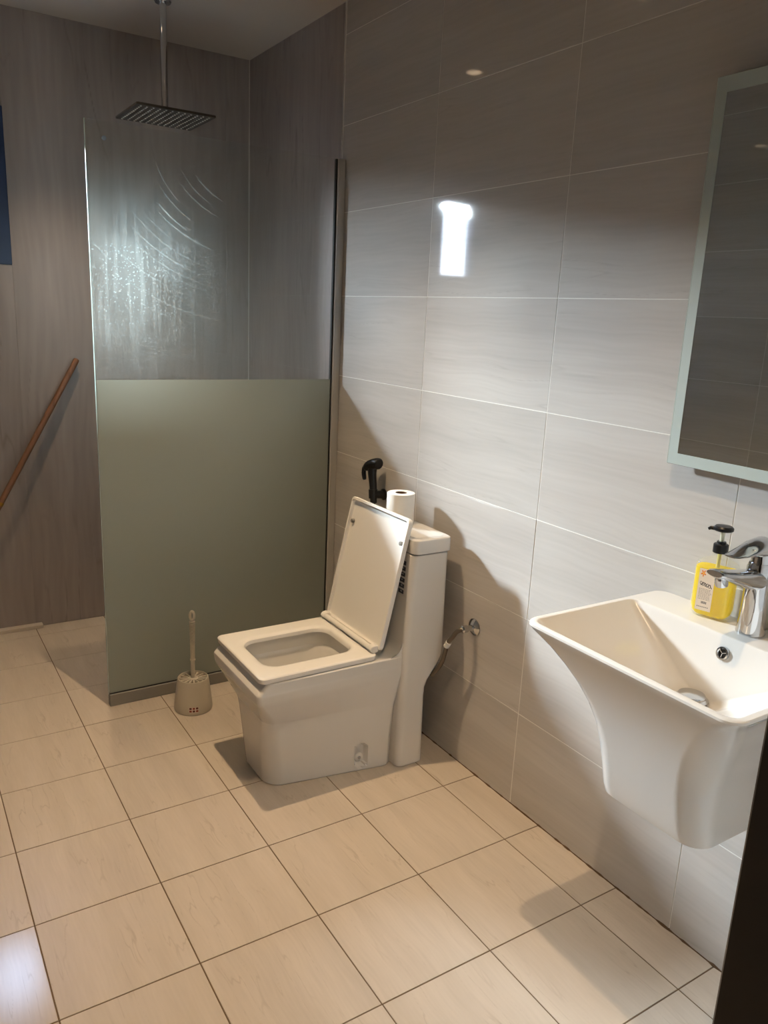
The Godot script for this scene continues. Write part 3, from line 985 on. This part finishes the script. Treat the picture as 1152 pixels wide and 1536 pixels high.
# ------------------------------------------------------------------ small things
func build_small(black: Material, chrome: Material) -> void:
	# toilet paper on the tank
	var tp := Vector3(-0.098, 0.7745, -0.650)
	var t := thing("toilet_roll", "white toilet paper roll standing on the tank lid", "toilet roll", tp)
	var paper := mat(Color8(240, 236, 228), 0.9)
	part("paper", lathe([[0.0195, 0.0], [0.0455, 0.0], [0.0465, 0.002], [0.0465, 0.096], [0.045, 0.098], [0.0195, 0.098]], 36, true).moved(Transform3D(Basis(), tp)), paper, t, 38.0)
	part("core", lathe([[0.0182, 0.001], [0.0194, 0.001], [0.0194, 0.0975], [0.0182, 0.0975]], 28, true).moved(Transform3D(Basis(), tp)), mat(Color8(112, 82, 58), 0.9), t, 38.0, "brown cardboard core")

	# bidet sprayer
	var s := thing("bidet_sprayer", "black hand bidet sprayer hanging on the wall beside the toilet", "sprayer", Vector3(0, 0.8, -0.92))
	var hx := -0.045
	part("holder", tube([Vector3(-0.001, 0.803, -0.905), Vector3(-0.006, 0.803, -0.905), Vector3(-0.010, 0.803, -0.905), Vector3(hx, 0.806, -0.905)], [0.021, 0.021, 0.015, 0.014], 20), black, s)
	part("clip", tube([Vector3(hx, 0.792, -0.908), Vector3(hx, 0.824, -0.912)], [0.0165], 18), black, s)
	part("handle", tube(curve([Vector3(hx, 0.775, -0.904), Vector3(hx, 0.83, -0.911), Vector3(hx - 0.001, 0.885, -0.921), Vector3(hx + 0.002, 0.912, -0.922)], 4), [0.0125, 0.0125, 0.013, 0.0132, 0.0135, 0.014, 0.0145, 0.015, 0.0158, 0.0165, 0.0172, 0.0172, 0.0165], 16), black, s)
	part("spray_head", tube(curve([Vector3(hx - 0.012, 0.893, -0.956), Vector3(hx - 0.004, 0.908, -0.935), Vector3(hx + 0.004, 0.920, -0.905), Vector3(hx + 0.008, 0.921, -0.886)], 4), [0.008, 0.0125, 0.0155, 0.0175, 0.019, 0.0195, 0.0198, 0.02, 0.02, 0.0205, 0.0205, 0.0195, 0.016], 18), black, s)
	part("trigger", tube(curve([Vector3(hx - 0.012, 0.898, -0.957), Vector3(hx - 0.013, 0.878, -0.960), Vector3(hx - 0.011, 0.852, -0.956)], 4), [0.008, 0.0085, 0.0085, 0.008, 0.008, 0.0078, 0.0075, 0.0072, 0.005], 12), black, s)
	part("hose", tube(curve([Vector3(hx, 0.778, -0.904), Vector3(hx, 0.66, -0.895), Vector3(hx + 0.002, 0.5, -0.89), Vector3(-0.02, 0.36, -0.885), Vector3(-0.004, 0.345, -0.884)], 6), [0.007], 10), black, s)

	# angle valve and flexible hose beside the toilet
	var v := thing("angle_valve", "chrome angle valve with a braided hose on the wall behind the toilet", "valve", Vector3(0, 0.49, -0.335))
	var to_room := Transform3D(Basis(Vector3(0, 0, 1), PI / 2), Vector3(-0.0005, 0.494, -0.340))
	part("wall_flange", lathe([[0.008, 0.0], [0.027, 0.0], [0.0275, 0.003], [0.022, 0.008], [0.013, 0.012], [0.008, 0.013]], 24, true).moved(to_room), chrome, v)
	part("valve_body", lathe([[0.009, 0.005], [0.009, 0.03], [0.012, 0.032], [0.012, 0.048], [0.008, 0.052]], 18).moved(to_room), chrome, v)
	part("hose", tube(curve([Vector3(-0.045, 0.494, -0.340), Vector3(-0.058, 0.486, -0.352), Vector3(-0.066, 0.462, -0.366), Vector3(-0.070, 0.430, -0.385), Vector3(-0.072, 0.36, -0.405), Vector3(-0.078, 0.30, -0.445)], 5), [0.0075], 12), mat(Color8(112, 104, 94), 0.35, 0.85), v)
	part("hose_nut", tube([Vector3(-0.0695, 0.440, -0.379), Vector3(-0.0705, 0.422, -0.389)], [0.0095], 12), mat(Color8(225, 222, 215), 0.4), v)

	# toilet brush
	var c := Vector3(-0.652, 0, -1.128)
	var bx := Transform3D(Basis(), c)
	var b := thing("toilet_brush", "off-white toilet brush standing in its round holder by the glass", "toilet brush", c)
	var ivory := mat(Color8(192, 184, 168), 0.4)
	part("holder", lathe([[0.060, 0.0], [0.0675, 0.001], [0.069, 0.006], [0.0675, 0.03], [0.059, 0.10], [0.0555, 0.121], [0.054, 0.1235], [0.051, 0.1235], [0.050, 0.120], [0.050, 0.112], [0.004, 0.112]], 36).moved(bx), ivory, b)
	var spokes := Geo.new()
	for k in 14:
		spokes.add(box(Vector3(0.014, 0.112, -0.0028), Vector3(0.051, 0.1185, 0.0028), 0.0008), Transform3D(Basis(Vector3.UP, TAU * k / 14.0), c))
	spokes.add(lathe([[0.010, 0.112], [0.018, 0.112], [0.018, 0.1195], [0.014, 0.122], [0.009, 0.122]], 24).moved(bx))
	part("slotted_cover", spokes, ivory, b)
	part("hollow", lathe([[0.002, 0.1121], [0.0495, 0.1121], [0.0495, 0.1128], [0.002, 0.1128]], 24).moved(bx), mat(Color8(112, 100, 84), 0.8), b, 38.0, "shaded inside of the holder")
	part("handle", lathe([[0.0075, 0.115], [0.0072, 0.187], [0.0098, 0.189], [0.0098, 0.193], [0.008, 0.195], [0.0085, 0.25], [0.0095, 0.253]], 18).moved(bx), ivory, b)
	var ribs := []
	for k in 14:
		var y := 0.253 + 0.0064 * k
		var r := 0.0092 + 0.002 * k / 14.0
		ribs.append_array([[r - 0.0035, y], [r, y + 0.0012], [r, y + 0.0038], [r - 0.0035, y + 0.0052]])
	part("grip", lathe(ribs, 18).moved(bx), ivory, b, 30.0, "ribbed grip")
	var loop := []
	for k in 21:
		var a := TAU * k / 20.0
		loop.append(c + Vector3(0.0068 * sin(a) * 0.9, 0.3615 - 0.0165 * cos(a), 0.004 * sin(a)))
	part("hanging_loop", tube(loop, [0.0048], 10), ivory, b)
	# tiny red and white sticker
	var im := Image.create(32, 24, false, Image.FORMAT_RGB8)
	im.fill(Color8(222, 212, 200))
	for j in 2:
		for i in 3:
			im.fill_rect(Rect2i(1 + i * 11, 1 + j * 12, 8, 9), Color8(138, 62, 52) if (i + j) % 2 else Color8(96, 52, 46))
	var g := Geo.new()
	var cd := Vector3(-0.30, 0, 0.954).normalized()
	var side := Vector3(cd.z, 0, -cd.x)
	for k in 4:
		var u0 := k / 4.0
		var u1 := (k + 1) / 4.0
		var p := []
		for q in [[u0, 0.014], [u1, 0.014], [u1, 0.034], [u0, 0.034]]:
			var a: float = (q[0] - 0.5) * 0.5
			var r: float = lerpf(0.0696, 0.0676, (q[1] - 0.006) / 0.026)
			p.append(c + (cd * cos(a) + side * sin(a)) * r + Vector3(0, q[1], 0))
		g.quad_uv(p[0], p[1], p[2], p[3], Vector2(u0, 1), Vector2(u1, 1), Vector2(u1, 0), Vector2(u0, 0))
	part("sticker", g, tex_mat(ImageTexture.create_from_image(im), 0.5), b, 38.0, "tiny red and white sticker")
